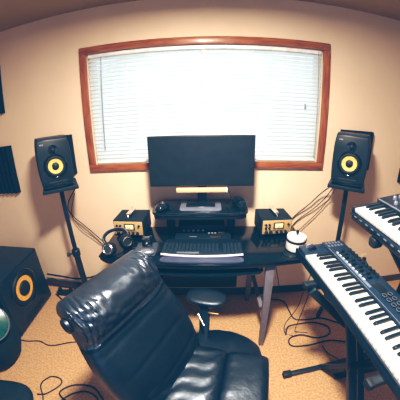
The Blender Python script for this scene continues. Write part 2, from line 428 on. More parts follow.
def leg(x, yt, yb, wt, wb):
    b = bmesh.new(); d = .018
    z0, z1 = 0, DZ-.034
    v = [b.verts.new(p) for p in ((x-wb/2, yb-d, z0), (x+wb/2, yb-d, z0), (x+wb/2, yb+d, z0), (x-wb/2, yb+d, z0), (x-wt/2, yt-d, z1), (x+wt/2, yt-d, z1), (x+wt/2, yt+d, z1), (x-wt/2, yt+d, z1))]
    for f in ((3, 2, 1, 0), (4, 5, 6, 7), (0, 1, 5, 4), (1, 2, 6, 5), (2, 3, 7, 6), (3, 0, 4, 7)): b.faces.new([v[i] for i in f])
    bmesh.ops.bevel(b, geom=b.edges[:], offset=.004, segments=2, profile=.5, affect='EDGES')
    MB().merge(b).build('leg', 'greymetal', dk)
for x in (-.47, .405): leg(x, -.49, -.585, .062, .034)
for x in (-.47, .405): leg(x+(-.04 if x > 0 else .04), -.10, -.08, .05, .04)
MB().box((-.09, -.055, .40), (.70, .015, .52), .003).build('underdesk_shade_sheet', 'black', dk)  # added dark sheet standing in for shade and clutter under the desk
for x in (-.45, .385): MB().beam((x, -.50, .32), (x, -.10, .32), .03, .02, .003).build('side_brace', 'greymetal', dk)
# raised shelf
sh = MB().prism([(x-.047, y-.17) for x, y in smoothpoly(.66, .27, .07)], .955, .975, .004).build('upper_shelf', 'gloss', dk)
MB().prism([(x-.047, y-.17) for x, y in smoothpoly(.64, .25, .06)], .925, .9545, .004).build('shelf_frame', 'black', sh)
for x in (-.27, .18): MB().box((x, -.12, (DZ+.925)/2), (.05, .09, .925-DZ), .006).build('shelf_post', 'black', dk)

# computer display
SZ = .976
mo = thing('computer_monitor', 'large black widescreen computer monitor on the raised desk shelf', 'monitor', (-.032, -.13, SZ), (0, 0, radians(-.6)))
MB().box((0, -.075, .327), (.695, .022, .338), .005).build('bezel', 'black', mo)
MB().box((0, -.0865, .329), (.682, .002, .318)).build('screen', 'screen', mo, smooth=False)
MB().box((0, -.05, .31), (.42, .035, .22), .012).build('rear_housing', 'black', mo)
MB().box((.0, -.035, .115), (.062, .018, .22), .005).build('neck', 'black', mo)
MB().prism(smoothpoly(.285, .17, .02), 0, .012, .004, Matrix.Translation((-.01, -.055, 0))).build('base', 'silver', mo)
bs = MB().box((-.01, -.045, .017), (.20, .10, .010), .004).build('base_pad', 'gloss', mo)
sb = MB(); sb.box((0, 0, 0), (.335, .03, .028), .005)
o = sb.build('soundbar', 'tan'); o.location = (-.035, -.225, 1.112); tag(o, 'pale tan bar hanging just below the black computer monitor', 'sound bar')
e = MB().box((.169, 0, 0), (.006, .032, .030), .002).build('end_cap', 'white', o)
MB().box((0, .0225, .004), (.16, .016, .010), .002).build('mounting_clip', 'black', o)
MB().tube([(.178, .0, 0), (.19, .0, -.03), (.20, .03, -.08), (.17, .07, -.125)], .0025).build('cord', 'cable', o)

# objects on the raised shelf
mm = thing('wireless_mouse', 'glossy black mouse lying on the left end of the raised shelf', 'mouse', (-.305, -.235, SZ), (0, 0, radians(-25)))
def ell(mb, c, rx, ry, rz, n=12, flat=0, e=2.2):
    R = []
    for k in range(n+1):
        s = -pi/2+pi*k/n; z = max(-flat if flat else -9, sin(s)*rz); r = max(.02, cos(s))**.8
        R.append(((c[0], c[1], c[2]+z), (rx*r, 0, 0), (0, ry*r, 0), e))
    return mb.loft(R, n=32)
ell(MB(), (0, 0, .020), .042, .062, .028, flat=.0195).build('body', 'gloss', mm)
MB().torus((0, .01, .046), (0, .1, 1), .016, .004).build('wheel_ring', 'chrome', mm)
rt = thing('network_router', 'black curved plastic box standing on the right end of the raised shelf', 'router', (.225, -.19, SZ), (0, 0, radians(12)))
MB().loft([((0, 0, 0), (.035, 0, 0), (0, .085, 0), 3), ((.004, 0, .02), (.040, 0, 0), (0, .09, 0), 3), ((.006, .0, .05), (.034, 0, 0), (0, .082, 0), 3), ((.006, 0, .062), (.02, 0, 0), (0, .06, 0), 3)]).build('case', 'gloss', rt)
MB().box((.008, -.080, .030), (.022, .012, .006), .002).build('front_light', 'chrome', rt)

# equipment under the raised shelf
au = thing('audio_interface', 'black rack audio interface under the raised desk shelf', 'audio interface', (-.04, -.088, DZ))
MB().box((0, 0, .045), (.34, .16, .075), .004).build('case', 'black', au)
for x in (-.14, .14): MB().cyl((x, -.05, 0), (x, -.05, .009), .012).build('foot', 'rubber', au)
for i in range(5): MB().cyl((-.13+i*.035, -.079, .045), (-.13+i*.035, -.094, .045), .009).build('knob', 'silver', au)
MB().box((.09, -.081, .05), (.10, .004, .030)).build('display', 'screen', au)
cn = thing('control_surface', 'low black desktop controller with small lit buttons behind the computer keyboard', 'controller', (-.03, -.224, DZ))
MB().box((0, 0, .016), (.40, .078, .026), .005, rot=(.12, 0, 0)).build('case', 'black', cn)
MB().box((-.07, -.02, .030), (.055, .008, .004), .001, rot=(.12, 0, 0)).build('silver_strip', 'silver', cn)
MB().box((.09, -.02, .030), (.075, .008, .004), .001, rot=(.12, 0, 0)).build('brass_strip', 'brass', cn)
for i in range(3): MB().box((.045+i*.022, .022, .036), (.010, .010, .006), .002, rot=(.12, 0, 0)).build('button', 'label', cn)
MB().box((.135, .03, .037), (.05, .010, .004), .001).build('brass_strip', 'brass', cn)

# computer keyboard
kb = thing('computer_keyboard', 'black computer keyboard with silver front edge and palm rest on the desk', 'keyboard', (-.033, -.38, DZ+.001), (0, 0, radians(-1)))
MB().loft([((0, .015, .002), (.268, 0, 0), (0, .10, 0), 8), ((0, .015, .014), (.270, 0, 0), (0, .102, 0), 8), ((0, .018, .020), (.264, 0, 0), (0, .095, 0), 8)]).build('case', 'black', kb)
pr = []
for k in range(13):
    s = k/12; x = -.262+.524*s; pr.append((x, -.082-.018*(1-(2*s-1)**2)))
MB().tube([(x, y, .018) for x, y in pr], .008, sub=2).build('silver_edge', mat('silver_paint', (.55, .60, .72), .25, spec=.7), kb)
MB().loft([((0, -.128, .002), (.262, 0, 0), (0, .030, 0), 5), ((0, -.128, .012), (.262, 0, 0), (0, .030, 0), 5), ((0, -.122, .018), (.25, 0, 0), (0, .020, 0), 5)]).build('palm_rest', mat('palm_rest', (.045, .06, .11), .25, spec=.6), kb)
km = None
for r in range(6):
    n = 21
    for c in range(n):
        if c in (15, 19) and r != 9: 
            if c == 15: continue
        if r == 0 and 3 < c < 10: continue
        x = -.247+c*.0247; y = -.060+r*.0215+(.012*(1-(2*c/(n-1)-1)**2))*-.7
        if km is None:
            b = MB().loft([((0, 0, 0), (.0102, 0, 0), (0, .0090, 0), 6), ((0, .0, .006), (.0085, 0, 0), (0, .0075, 0), 6)], n=16)
            km = b.build('key', mat('keycap', (.02, .035, .055), .25, spec=.8), kb, loc=(x, y, .019))
        else:
            k = km.copy(); C.objects.link(k); k.parent = kb; k.location = (x, y, .019)
sp = MB().box((-.09, -.066, .023), (.145, .017, .006), .002).build('space_bar', 'silver', kb)

# mouse left of the keyboard, on a pad
md = MB().prism(smoothpoly(.15, .17, .015), 0, .003, .001).build('mouse_pad', mat('blue_grey_pad', (.05, .07, .11), .3), loc=(-.415, -.37, DZ+.0005)); tag(md, 'glossy blue-grey mouse pad on the desk left of the keyboard', 'mouse pad')
ms = thing('desk_speaker', 'small black square speaker with white spot on the mouse pad', 'speaker', (-.415, -.315, DZ+.0038), (0, 0, radians(6)))
MB().box((0, 0, .030), (.072, .07, .058), .010).build('body', 'gloss', ms)
MB().cyl((0, -.033, .034), (0, -.040, .034), .018, bev=.002).build('front_grille', 'rubber', ms)
MB().cyl((0, -.040, .034), (0, -.043, .034), .006).build('white_spot', 'label', ms)
MB().box((0, .0, .061), (.034, .012, .004), .001).build('top_strip', 'silver', ms)
mw = MB(); ell(mw, (0, 0, .015), .030, .052, .02, flat=.0148)
o = mw.build('computer_mouse', 'silver', loc=(-.395, -.435, DZ+.0036)); o.rotation_euler = (0, 0, radians(-80)); tag(o, 'silver mouse at the front of the blue-grey mouse pad', 'mouse')
MB().cyl((.0, .022, .031), (.0, .032, .030), .005).build('scroll_wheel', 'rubber', o)

# ------------------------------------------------------------------ preamps
def preamp(label, loc, rotz):
    t = thing('microphone_preamp', label, 'preamp', loc, (0, 0, rotz), 'gold faced preamps on the desk')
    W, D, Hh = .235, .215, .132
    MB().box((0, D/2, Hh/2+.006), (W, D, Hh-.002), .004).build('case', 'blackrough', t)
    for x in (-.09, .09):
        for y in (.03, D-.03): MB().cyl((x, y, 0), (x, y, .008), .010, n=12).build('foot', 'rubber', t)
    f = MB().box((0, -.004, Hh/2+.010), (W-.014, .008, Hh-.026), .002).build('face_plate', 'gold', t)
    mt = MB().box((.012, -.009, .088), (.082, .006, .052), .003).build('meter_bezel', 'black', t)
    MB().box((.012, -.013, .089), (.062, .003, .036), .001).build('meter_face', 'meter', mt)
    MB().box((.012, -.015, .083), (.0015, .002, .022), rot=(0, .5, 0)).build('meter_needle', 'rubber', mt)
    for x, z in ((-.086, .098), (-.060, .098), (-.086, .070), (-.060, .070), (.085, .098)):
        MB().cyl((x, -.008, z), (x, -.020, z), .009, .007, n=16).build('small_knob', 'rubber', t)
    for x in (-.080, -.045): MB().cyl((x, -.008, .035), (x, -.028, .035), .015, .012, n=20, bev=.002).build('large_knob', 'rubber', t)
    for x in (.0, .035, .07): MB().cyl((x, -.008, .038), (x, -.026, .038), .012, .010, n=20, bev=.002).build('knob', 'rubber', t)
    MB().box((.012, -.009, .050), (.12, .002, .003)).build('printed_line', 'rubber', t)
    for x in (-.1, .1): MB().cyl((x, -.008, .10), (x, -.010, .10), .003, n=8).build('screw', 'chrome', t)
    h = MB(); h.tube([(0, .02, Hh+.004), (0, .022, Hh+.028), (0, .05, Hh+.034), (0, .15, Hh+.034), (0, .182, Hh+.028), (0, .185, Hh+.004)], .007, sub=4)
    hd = h.build('carrying_handle', 'chrome', t)
    MB().box((0, .102, Hh+.036), (.036, .140, .018), .006).build('grip', 'chrome', hd)
preamp('black preamp with gold faceplate on the left end of the desk behind the headphones', (-.580, -.205, DZ+.001), radians(-2))
preamp('black preamp with gold faceplate on the right side of the desk beside the white pot', (.512, -.200, DZ+.001), radians(3))

# white pot
pt = thing('white_pot', 'round white lidded pot with black band and black knob on the desk corner', 'pot', (.600, -.385, DZ+.001))
MB().lathe([(0, 0), (.058, 0), (.064, .006), (.066, .02), (.066, .075), (.064, .082), (0, .082)], 40).build('body', 'white', pt)
MB().lathe([(.0675, .066), (.069, .068), (.069, .080), (.0675, .082)], 40, closed=False).build('black_band', 'rubber', pt)
MB().lathe([(.066, .083), (.067, .090), (.064, .100), (.040, .108), (0, .110)], 40).build('lid', 'white', pt)
MB().box((0, 0, .125), (.016, .022, .034), .004).build('lid_knob', 'gloss', pt)
MB().box((.002, -.070, .040), (.012, .008, .034), .003).build('front_catch', 'rubber', pt)

# headphones on the left of the desk
hp = thing('headphones', 'black over-ear headphones with silver ringed ear cup at the desk left end', 'headphones', (-.62, -.39, DZ+.001), (0, 0, radians(25)))
def cup(x, y, z, rx, ry, rz=0):
    R = Matrix.Translation((x, y, z)) @ Euler((rx, ry, rz)).to_matrix().to_4x4()
    a = MB().lathe([(0, -.02), (.036, -.02), (.044, -.012), (.046, .004), (.040, .016), (0, .018)], 32, R).build('ear_cup', 'rubber', hp)
    MB().lathe([(.046, .004), (.050, .010), (.048, .026), (.036, .032), (.024, .026), (.024, .018)], 32, R @ Matrix.Rotation(pi, 4, 'X'), closed=False).build('ear_pad', 'leather', a)
    MB().torus((R @ Vector((0, 0, .018))), (R.to_3x3() @ Vector((0, 0, 1))), .030, .005).build('silver_ring', 'chrome', a)
cup(-.055, -.06, .052, radians(50), radians(-30))
cup(.075, .0, .052, radians(65), radians(50))
hb = [(-.060, -.045, .07), (-.075, .02, .095), (-.045, .085, .10), (.015, .115, .10), (.07, .085, .10), (.09, .03, .085), (.08, .01, .06)]
MB().tube(hb, .012).build('headband', 'leather', hp)
MB().tube([(x*1.06, y*1.06, z+.008) for x, y, z in hb], .004).build('band_trim', 'silver', hp)

# ------------------------------------------------------------------ floor speaker
fs = thing('floor_speaker', 'large black floor speaker cabinet with deep yellow driver ring at left', 'speaker', (-1.552, -.43, 0), (0, 0, radians(1)))
MB().box((-.26, 0, .288), (.52, .575, .55), .012).build('cabinet', 'vinyl', fs)
for x in (-.06, -.46):
    for y in (-.24, .24): MB().cyl((x, y, 0), (x, y, .014), .02).build('foot', 'rubber', fs)
MB().box((.004, 0, .288), (.012, .545, .52), .008).build('front_baffle', 'black', fs)
def RY(y, z): return Matrix.Translation((.010, y, z)) @ Matrix.Rotation(pi/2, 4, 'Y')
dr = MB().lathe([(.172, 0), (.172, .006), (.165, .010), (.158, .006), (.154, .001)], 48, RY(-.02, .345), closed=False).build('driver_rim', 'gloss', fs)
MB().lathe([(.154, .001), (.142, .014), (.126, .014), (.110, .004)], 48, RY(-.02, .345), closed=False).build('rubber_surround', 'rubber', dr)
MB().lathe([(.110, .004), (.088, .0015), (.064, .001)], 48, RY(-.02, .345), closed=False).build('yellow_cone', 'conedeep', dr)
MB().lathe([(.068, .001), (.060, .016), (.035, .028), (0, .032)], 36, RY(-.02, .345), closed=False).build('dust_cap', 'rubber', dr)
MB().box((.010, .0, .075), (.012, .30, .045), .008).build('port_slot', 'rubber', fs)

# padded bag with a glossy teal disc and floor cushion at the left
bg = thing('gig_bag', 'rounded black bag with a glossy teal disc leaning by the floor speaker', 'bag', (-1.57, -.93, 0))
ell(MB(), (0, 0, .265), .215, .19, .265, n=20, e=2.4).build('body', 'bag', bg)
Mx = Matrix.Translation((.17, -.04, .47)) @ Vector((.60, -.45, .62)).to_track_quat('Z', 'Y').to_matrix().to_4x4()
dd = MB().lathe([(0, .0), (.105, .0), (.118, -.004), (.125, -.03), (0, -.035)], 48, Mx).build('teal_disc', 'blueg', bg)
MB().torus(Mx @ Vector((0, 0, -.002)), Mx.to_3x3() @ Vector((0, 0, 1)), .119, .003, 48).build('disc_rim', 'silver', dd)
MB().tube([(.02, -.02, .46), (.0, .03, .50), (-.06, .05, .50), (-.09, .02, .46)], .012).build('strap', 'bag', bg)
cu = thing('floor_cushion', 'black rounded cushion on the carpet at the lower left corner', 'cushion', (-1.35, -1.35, 0), (0, 0, radians(10)))
R = []
for k in range(15):
    s = -pi/2+pi*k/14; R.append(((0, 0, .055+.055*sin(s)), (.27*max(.05, cos(s))**.35, 0, 0), (0, .22*max(.05, cos(s))**.35, 0), 3))
MB().loft(R, n=48).build('cover', 'bag', cu)
MB().loft([((0, 0, .053), (.276, 0, 0), (0, .226, 0), 3), ((0, 0, .059), (.276, 0, 0), (0, .226, 0), 3)], n=48).build('piping', 'rubber', cu)

# ------------------------------------------------------------------ office chair
CA = radians(-12)
ch = thing('office_chair', 'black leather high-backed office chair turned away in front of the desk', 'chair', (.035, -1.2, 0), (0, 0, CA))
# local: +x forward, +y chair's left (away from the camera)
def wrinkle(v, amp, f, seed=0):
    return amp*(sin(v*f+seed)*.6+sin(v*f*1.73+seed*2.1+1.2)*.4)
# backrest, own yaw
BY = radians(-14)
Rb = Matrix.Rotation(BY, 3, 'Z')
def bp(s):   # centre line of the backrest: from seat to the headrest
    x = -.20-.25*s-.04*s*s; z = .47+.56*s
    return Vector((x, .06*s+.02, z))
rings = []; NB = 80
for k in range(NB+1):
    s = k/NB
    c = bp(s)
    hw = .235+.03*sin(pi*min(1, s*1.25))-.012*s
    th = .055+.022*sin(pi*s)
    if s > .74: th += .040*sin(pi*min(1, (s-.74)/.26))**.8        # headrest roll
    if s > .93: q = (s-.93)/.07; th *= sqrt(max(.03, 1-q*q)); hw *= (1-.07*q*q)
    if s < .06: q = 1-s/.06; th *= sqrt(max(.05, 1-q*q))
    u = Rb @ Vector((0, hw, 0)); v = Rb @ Vector((th*.93, 0, th*.36))
    rings.append((c, u, v, 3.6))
def bfn(p, k, i, a):
    s = (k+K0)/NB; front = sin(a)        # +1 on the sitting side
    w = cos(a)
    d = Rb @ Vector((1, 0, .35))
    if s > .70:     # gathered leather across the roll
        g = min(1, (s-.70)/.08)*min(1, (1.03-s)/.08)
        ph = w*23+1.7*sin(s*17+w*3)+.8*sin(w*41)
        r = abs(sin(ph))**.7*.6+.4*abs(sin(ph*1.73+s*21))
        n = Vector((.35, 0, 1)) if front < 0 else Vector((1, 0, .6))
        p = p+Rb @ n*(.015*(r-.5)*g*(1-.4*max(0, -front)))
    elif front > 0:
        p = p+d*(.005*sin(w*5+s*9)*front-.004*max(0, cos((s-.2)*2*pi/.22))**6*front)
    return p
KH = int(NB*.69)
K0 = 0
MB().loft(rings[:KH+3], n=180, fn=bfn).build('backrest', 'leather', ch, angle=80)
K0 = KH
MB().loft(rings[KH:], n=180, fn=bfn).build('headrest', 'shinyleather', ch, angle=80)
for sg in (-1, 1):      # headrest end buttons
    c = bp(.87)+Rb @ Vector((.0, sg*.230, 0))
    n = Rb @ Vector((0, sg, 0))
    ell_ = MB().lathe([(0, .004), (.012, .006), (.022, .010), (.030, .006), (.032, -.006), (.030, -.02)], 28, Matrix.Translation(c) @ n.to_track_quat('Z', 'Y').to_matrix().to_4x4()).build('side_button', 'leather', ch)
# seat
def cushion(name, x0, x1, y0, y1, z0, z1, wr=None, p=6, m='leather', rim=.3, n=56):
    cx, cy = (x0+x1)/2, (y0+y1)/2; hx, hy = (x1-x0)/2, (y1-y0)/2; zm = z0+(z1-z0)*rim
    b = bmesh.new(); top = []; bot = []
    for j in range(n+1):
        rt, rb = [], []
        for i in range(n+1):
            u, v = -1+2*i/n, -1+2*j/n
            u, v = sin(u*pi/2), sin(v*pi/2)
            if p < 4:      # rounded outline: squash the square grid to a squircle
                uu, vv = u*sqrt(1-.36*v*v), v*sqrt(1-.36*u*u)
            else: uu, vv = u*(1-.03*v*v), v*(1-.03*u*u)
            h = max(0, (1-abs(u)**p)*(1-abs(v)**p))**.38
            x, y = cx+uu*hx, cy+vv*hy
            z = zm+(z1-zm)*h
            if wr: z += wr(u, v)*h
            rt.append(b.verts.new((x, y, z)))
            rb.append(b.verts.new((x, y, zm-(zm-z0)*h)) if 0 < i < n and 0 < j < n else rt[-1])
        top.append(rt); bot.append(rb)
    for j in range(n):
        for i in range(n):
            b.faces.new((top[j][i], top[j][i+1], top[j+1][i+1], top[j+1][i]))
            q = (bot[j][i], bot[j+1][i], bot[j+1][i+1], bot[j][i+1])
            if not all(a_ in (top[j][i], top[j+1][i], top[j+1][i+1], top[j][i+1]) for a_ in q): b.faces.new(q)
    bmesh.ops.recalc_face_normals(b, faces=b.faces[:])
    return MB().merge(b).build(name, m, ch, angle=80)
cushion('seat_base', -.27, .235, -.30, .43, .36, .480, p=2.6, wr=lambda u, v: .004*sin(u*14+v*5)*max(0, v))
cushion('seat_cushion', -.22, .030, -.27, .235, .43, .550, wr=lambda u, v: .0065*abs(sin(v*10-u*2.6+.8*sin(u*4)))-.002*abs(sin(v*21-u*3)))
cushion('seat_cushion', .012, .238, -.27, .235, .43, .545, wr=lambda u, v: .004*sin(v*7-u*1.5)*(.6-.4*u)-.003*abs(sin(v*15))*max(0, -u))
# far arm: post, chrome lever, oval pad
am = MB().loft([((-.13, .30, .42), (.03, 0, 0), (0, .02, 0), 4), ((-.13, .36, .50), (.028, 0, 0), (0, .018, 0), 4), ((-.14, .42, .60), (.03, 0, 0), (0, .02, 0), 4), ((-.14, .43, .625), (.05, 0, 0), (0, .03, 0), 4)], n=24).build('armrest', 'black', ch)
R = []
for k in range(11):
    s = -pi/2+pi*k/10; sc = max(.05, cos(s))**.4; R.append(((-.14, .455, .645+.018*sin(s)), (.115*sc, 0, 0), (0, .068*sc, 0), 2.6))
MB().loft(R, n=40).build('arm_pad', 'leather', am)
MB().cyl((-.165, .36, .605), (-.120, .31, .575), .006).build('chrome_lever', 'chrome', am)
MB().box((-.085, .385, .60), (.06, .012, .010), .003).build('brass_bracket', 'brass', am)
# near arm, below the frame
an = MB().loft([((-.0, -.31, .42), (.03, 0, 0), (0, .02, 0), 4), ((-.0, -.34, .62), (.03, 0, 0), (0, .02, 0), 4)], n=24).build('armrest', 'black', ch)
R = [((c[0]+.14, -.35, c[2]), u, v, e) for (c, u, v, e) in R]
MB().loft(R, n=40).build('arm_pad', 'leather', an)
MB().cyl((0, 0, .09), (0, 0, .38), .028).build('gas_column', 'black', ch)
MB().box((0, 0, .355), (.26, .20, .03), .008).build('tilt_mechanism', 'black', ch)
for k in range(5):
    a = radians(18+72*k); sp_ = MB().beam((.03*cos(a), .03*sin(a), .115), (.28*cos(a), .28*sin(a), .075), .045, .028, .006).build('base_spoke', 'black', ch)
    MB().cyl((.28*cos(a)-.022*sin(a), .28*sin(a)+.022*cos(a), .028), (.28*cos(a)+.022*sin(a), .28*sin(a)-.022*cos(a), .028), .028, bev=.004).build('caster', 'rubber', sp_)

# ------------------------------------------------------------------ synthesizers
def keybed(t, n_oct, x0, ztop, klen=.135, front_y=0., W=.0235, extra=1):
    """keys run along +x from x0, playing edge at local y=front_y, keys extend to +y"""
    wk = bk = None; nw = 7*n_oct+extra
    for i in range(nw):
        x = x0+W*i+W/2
        if wk is None:
            m = MB(); m.box((0, klen/2, -.010), (W-.0012, klen, .020), .0016)
            wk = m.build('white_key', 'keyw', t, loc=(x, front_y, ztop))
        else:
            k = wk.copy(); C.objects.link(k); k.parent = t; k.location = (x, front_y, ztop)
        if i % 7 in (0, 1, 3, 4, 5) and i < nw-1:
            bx = x0+W*(i+1)+{0: -.002, 1: .002, 3: -.003, 4: 0, 5: .003}[i % 7]
            if bk is None:
                b = bmesh.new(); L = klen*.64; h = .012; w0, w1 = .0076, .0062
                v = [b.verts.new(p) for p in ((-w0, 0, 0), (w0, 0, 0), (w0, L, 0), (-w0, L, 0), (-w1, .008, h), (w1, .008, h), (w1, L, h), (-w1, L, h))]
                for f in ((3, 2, 1, 0), (4, 5, 6, 7), (0, 1, 5, 4), (1, 2, 6, 5), (2, 3, 7, 6), (3, 0, 4, 7)): b.faces.new([v[j] for j in f])
                bmesh.ops.bevel(b, geom=b.edges[:], offset=.0012, segments=2, profile=.5, affect='EDGES')
                bk = MB().merge(b).build('black_key', 'keyb', t, loc=(bx, front_y+klen*.36, ztop))
            else:
                k = bk.copy(); C.objects.link(k); k.parent = t; k.location = (bx, front_y+klen*.36, ztop)
    return nw*W

def inst(first, t, loc):
    k = first.copy(); C.objects.link(k); k.parent = t; k.location = loc; return k

# lower synth: local x runs from the far (bass) end towards the camera
L1 = math.atan2(-.995, .095)
Z1 = .872
s1 = thing('midi_keyboard', 'long blue-black keyboard controller with white keys on the nearer right stand', 'keyboard', (.512, -.600, Z1), (0, 0, L1))
LEN, DEP = 1.045, .305
MB().box((LEN/2, DEP/2, -.018), (LEN, DEP, .036), .005).build('case', 'synth', s1)
MB().box((LEN/2, .004, .004), (LEN, .008, .016), .003).build('front_lip', 'synth', s1)
kw = keybed(s1, 5, .103, .025, klen=.150, front_y=.008, W=.0257)
MB().box((.051, .088, .010), (.096, .150, .026), .003).build('bass_end_block', 'synthblue', s1)
MB().box(((.103+kw+LEN)/2, .088, .010), (LEN-.107-kw, .150, .026), .003).build('treble_end_block', 'synthblue', s1)
MB().box((LEN/2, (.165+DEP)/2, .014), (LEN, DEP-.165, .034), .004).build('control_panel', 'synthblue', s1)
for x in (.027, .056):
    wl = MB().cyl((x-.007, .075, .022), (x+.007, .075, .022), .026, bev=.002, n=28).build('pitch_wheel' if x < .04 else 'modulation_wheel', 'rubber' if x > .04 else 'silver', s1)
PZ = .031
pr_ = None
for r in range(2):
    for c in range(5):
        l = (.020+c*.0, 0, 0)
        p = (.024+r*.030, .185+c*.022, PZ)
        if pr_ is None: pr_ = MB().box((0, 0, .002), (.020, .012, .005), .0015).build('button', 'silver', s1, loc=p)
        else: inst(pr_, s1, p)
# long bright stripe beside the keys and strip of buttons
MB().box((LEN*.52, .172, PZ+.001), (LEN*.90, .003, .002), .0008).build('silver_trim', 'silver', s1)
MB().box((.28, .192, PZ), (.30, .016, .003), .001).build('label_strip', mat('pale_blue_print', (.12, .17, .26), .4), s1)
f0 = None
for i in range(9):
    p = (.13+i*.030, .230, PZ)
    if f0 is None:
        f0 = MB().box((0, 0, .001), (.006, .055, .002)).build('fader_slot', 'rubber', s1, loc=p)
        g = MB().box((0, 0, .010), (.014, .018, .016), .003).build('fader_cap', 'rubber', f0)
    else:
        c_ = inst(f0, s1, p); g2 = g.copy(); C.objects.link(g2); g2.parent = c_; g2.location = (0, -.018+.004*((i*5) % 9), 0)
k0 = None
for i in range(9):
    p = (.13+i*.030, .278, PZ)
    if k0 is None: k0 = MB().lathe([(.011, 0), (.010, .014), (.008, .018), (0, .018)], 20).build('knob', 'rubber', s1, loc=p)
    else: inst(k0, s1, p)
b0 = None
for i in range(9):
    p = (.13+i*.030, .196, PZ+.001)
    if b0 is None: b0 = MB().box((0, 0, .002), (.017, .008, .005), .001).build('transport_button', 'label', s1, loc=p)
    else: inst(b0, s1, p)
MB().box((.455, .235, PZ), (.085, .05, .003), .001).build('display', 'screen', s1)
# framed round pads (pale outlines)
pd = None
for r in range(2):
    for c in range(5):
        p = (.50+c*.032, .215+r*.034, PZ+.002)
        if pd is None:
            pd = MB().box((0, 0, .002), (.024, .024, .006), .004).build('pad', 'rubber', s1, loc=p)
            pr2 = MB().torus((0, 0, .0052), (0, 0, 1), .0110, .0011, 20, 6).build('pad_outline', 'silver', pd)
        else:
            c_ = inst(pd, s1, p); g2 = pr2.copy(); C.objects.link(g2); g2.parent = c_
for i in range(8):
    for r in range(2):
        inst(k0, s1, (.70+i*.032, .215+r*.045, PZ))

# upper synth
L2 = math.atan2(-1, .02)
s2 = thing('analog_synthesizer', 'black synthesizer with white keys and knob panel on the upper right stand', 'synthesizer', (.712, -.755, 1.172), (0, 0, L2))
tl = Matrix.Rotation(radians(9), 4, 'X')
LEN2, DEP2 = .80, .335
pv = bpy.data.objects.new('tilted_body', None)
def tpart(o):
    if o.type == 'MESH': pass
    return o
s2.rotation_euler = (Matrix.Rotation(L2, 4, 'Z') @ tl).to_euler()
bpy.data.objects.remove(pv)
MB().box((LEN2/2, DEP2/2, -.020), (LEN2, DEP2, .044), .005).build('case', 'synth', s2)
MB().box((LEN2/2, -.003, -.006), (LEN2, .008, .014), .002).build('front_trim', 'synth', s2)
for i in range(12): 
    MB().box((.05+i*.045, -.0085, -.006), (.018, .003, .004)).build('trim_mark', 'silver', s2)
kw2 = keybed(s2, 4, .022, .026, klen=.135, front_y=.004, extra=1)
MB().box((.011, .075, .012), (.020, .150, .026), .003).build('bass_end_block', 'synth', s2)
MB().box(((.022+kw2+LEN2)/2, .075, .012), (LEN2-.024-kw2, .150, .026), .003).build('treble_end_block', 'synth', s2)
MB().box((LEN2/2, (.150+DEP2)/2, .022), (LEN2, DEP2-.150, .045), .004).build('control_panel', 'synth', s2)
MB().box((LEN2/2, .153, .043), (LEN2-.02, .006, .006), .001).build('silver_trim', 'silver', s2)
kk = None
for r in range(4):
    for i in range(14):
        p = (.05+i*.052, .185+r*.038, .045)
        if (i*3+r*5) % 7 == 0: continue
        if kk is None: kk = MB().lathe([(.011, 0), (.0095, .013), (.007, .016), (0, .016)], 18).build('knob', 'silver', s2, loc=p)
        else: inst(kk, s2, p)
for i in range(2): MB().box((.20+i*.30, .168, .046), (.022, .009, .005), .001).build('red_button', 'red', s2)

# X stand of the lower keyboard
def at1(lx, ly, z):     # frame of the lower keyboard
    return Vector((.512+cos(L1)*lx-sin(L1)*ly, -.600+sin(L1)*lx+cos(L1)*ly, z))
x1 = thing('keyboard_stand', 'black X-braced stand on the carpet under the lower keyboard controller', 'stand', at1(.5, .15, 0))
O = at1(.5, .15, 0)
def l1(lx, ly, z): return at1(lx, ly, z)-O
KB = Z1-.036
for q, lx in enumerate((.255, .80)):
    s_ = MB().beam(l1(lx, -.045, KB-.017), l1(lx, .33, KB-.017), .034, .034, .004).build('top_support', 'black', x1)
    MB().beam(l1(lx, -.06, KB-.017), l1(lx, -.030, KB-.017), .040, .0345, .008).build('rubber_cap', 'rubber', s_)
    f_ = MB().beam(l1(lx+.02, .0+(-.01), .020), l1(lx+.02, .50, .020), .030, .030, .004).build('foot_bar', 'black', x1)
    MB().beam(l1(lx+.02, -.03, .022), l1(lx+.02, .03, .022), .044, .042, .008).build('rubber_cap', 'rubber', f_)
for q, (a, b, yy) in enumerate(((.255, .82, .20), (.80, .275, .27))):
    MB().beam(l1(a, yy, KB-.03), l1(b, yy, .03), .03, .05, .004, up=(1, 0, 0)).build('cross_arm', 'black', x1)
    MB().beam(l1(a, yy+.06, KB-.03), l1(b, yy+.06, .03), .012, .04, .003, up=(1, 0, 0)).build('cross_arm', 'black', x1)
MB().cyl(l1(.54, .17, .44), l1(.54, .36, .44), .020, bev=.004).build('pivot_bolt', 'rubber', x1)
MB().beam(l1(.27, -.02, KB-.035), l1(.28, .46, .30), .035, .045, .004).build('end_brace', 'black', x1)

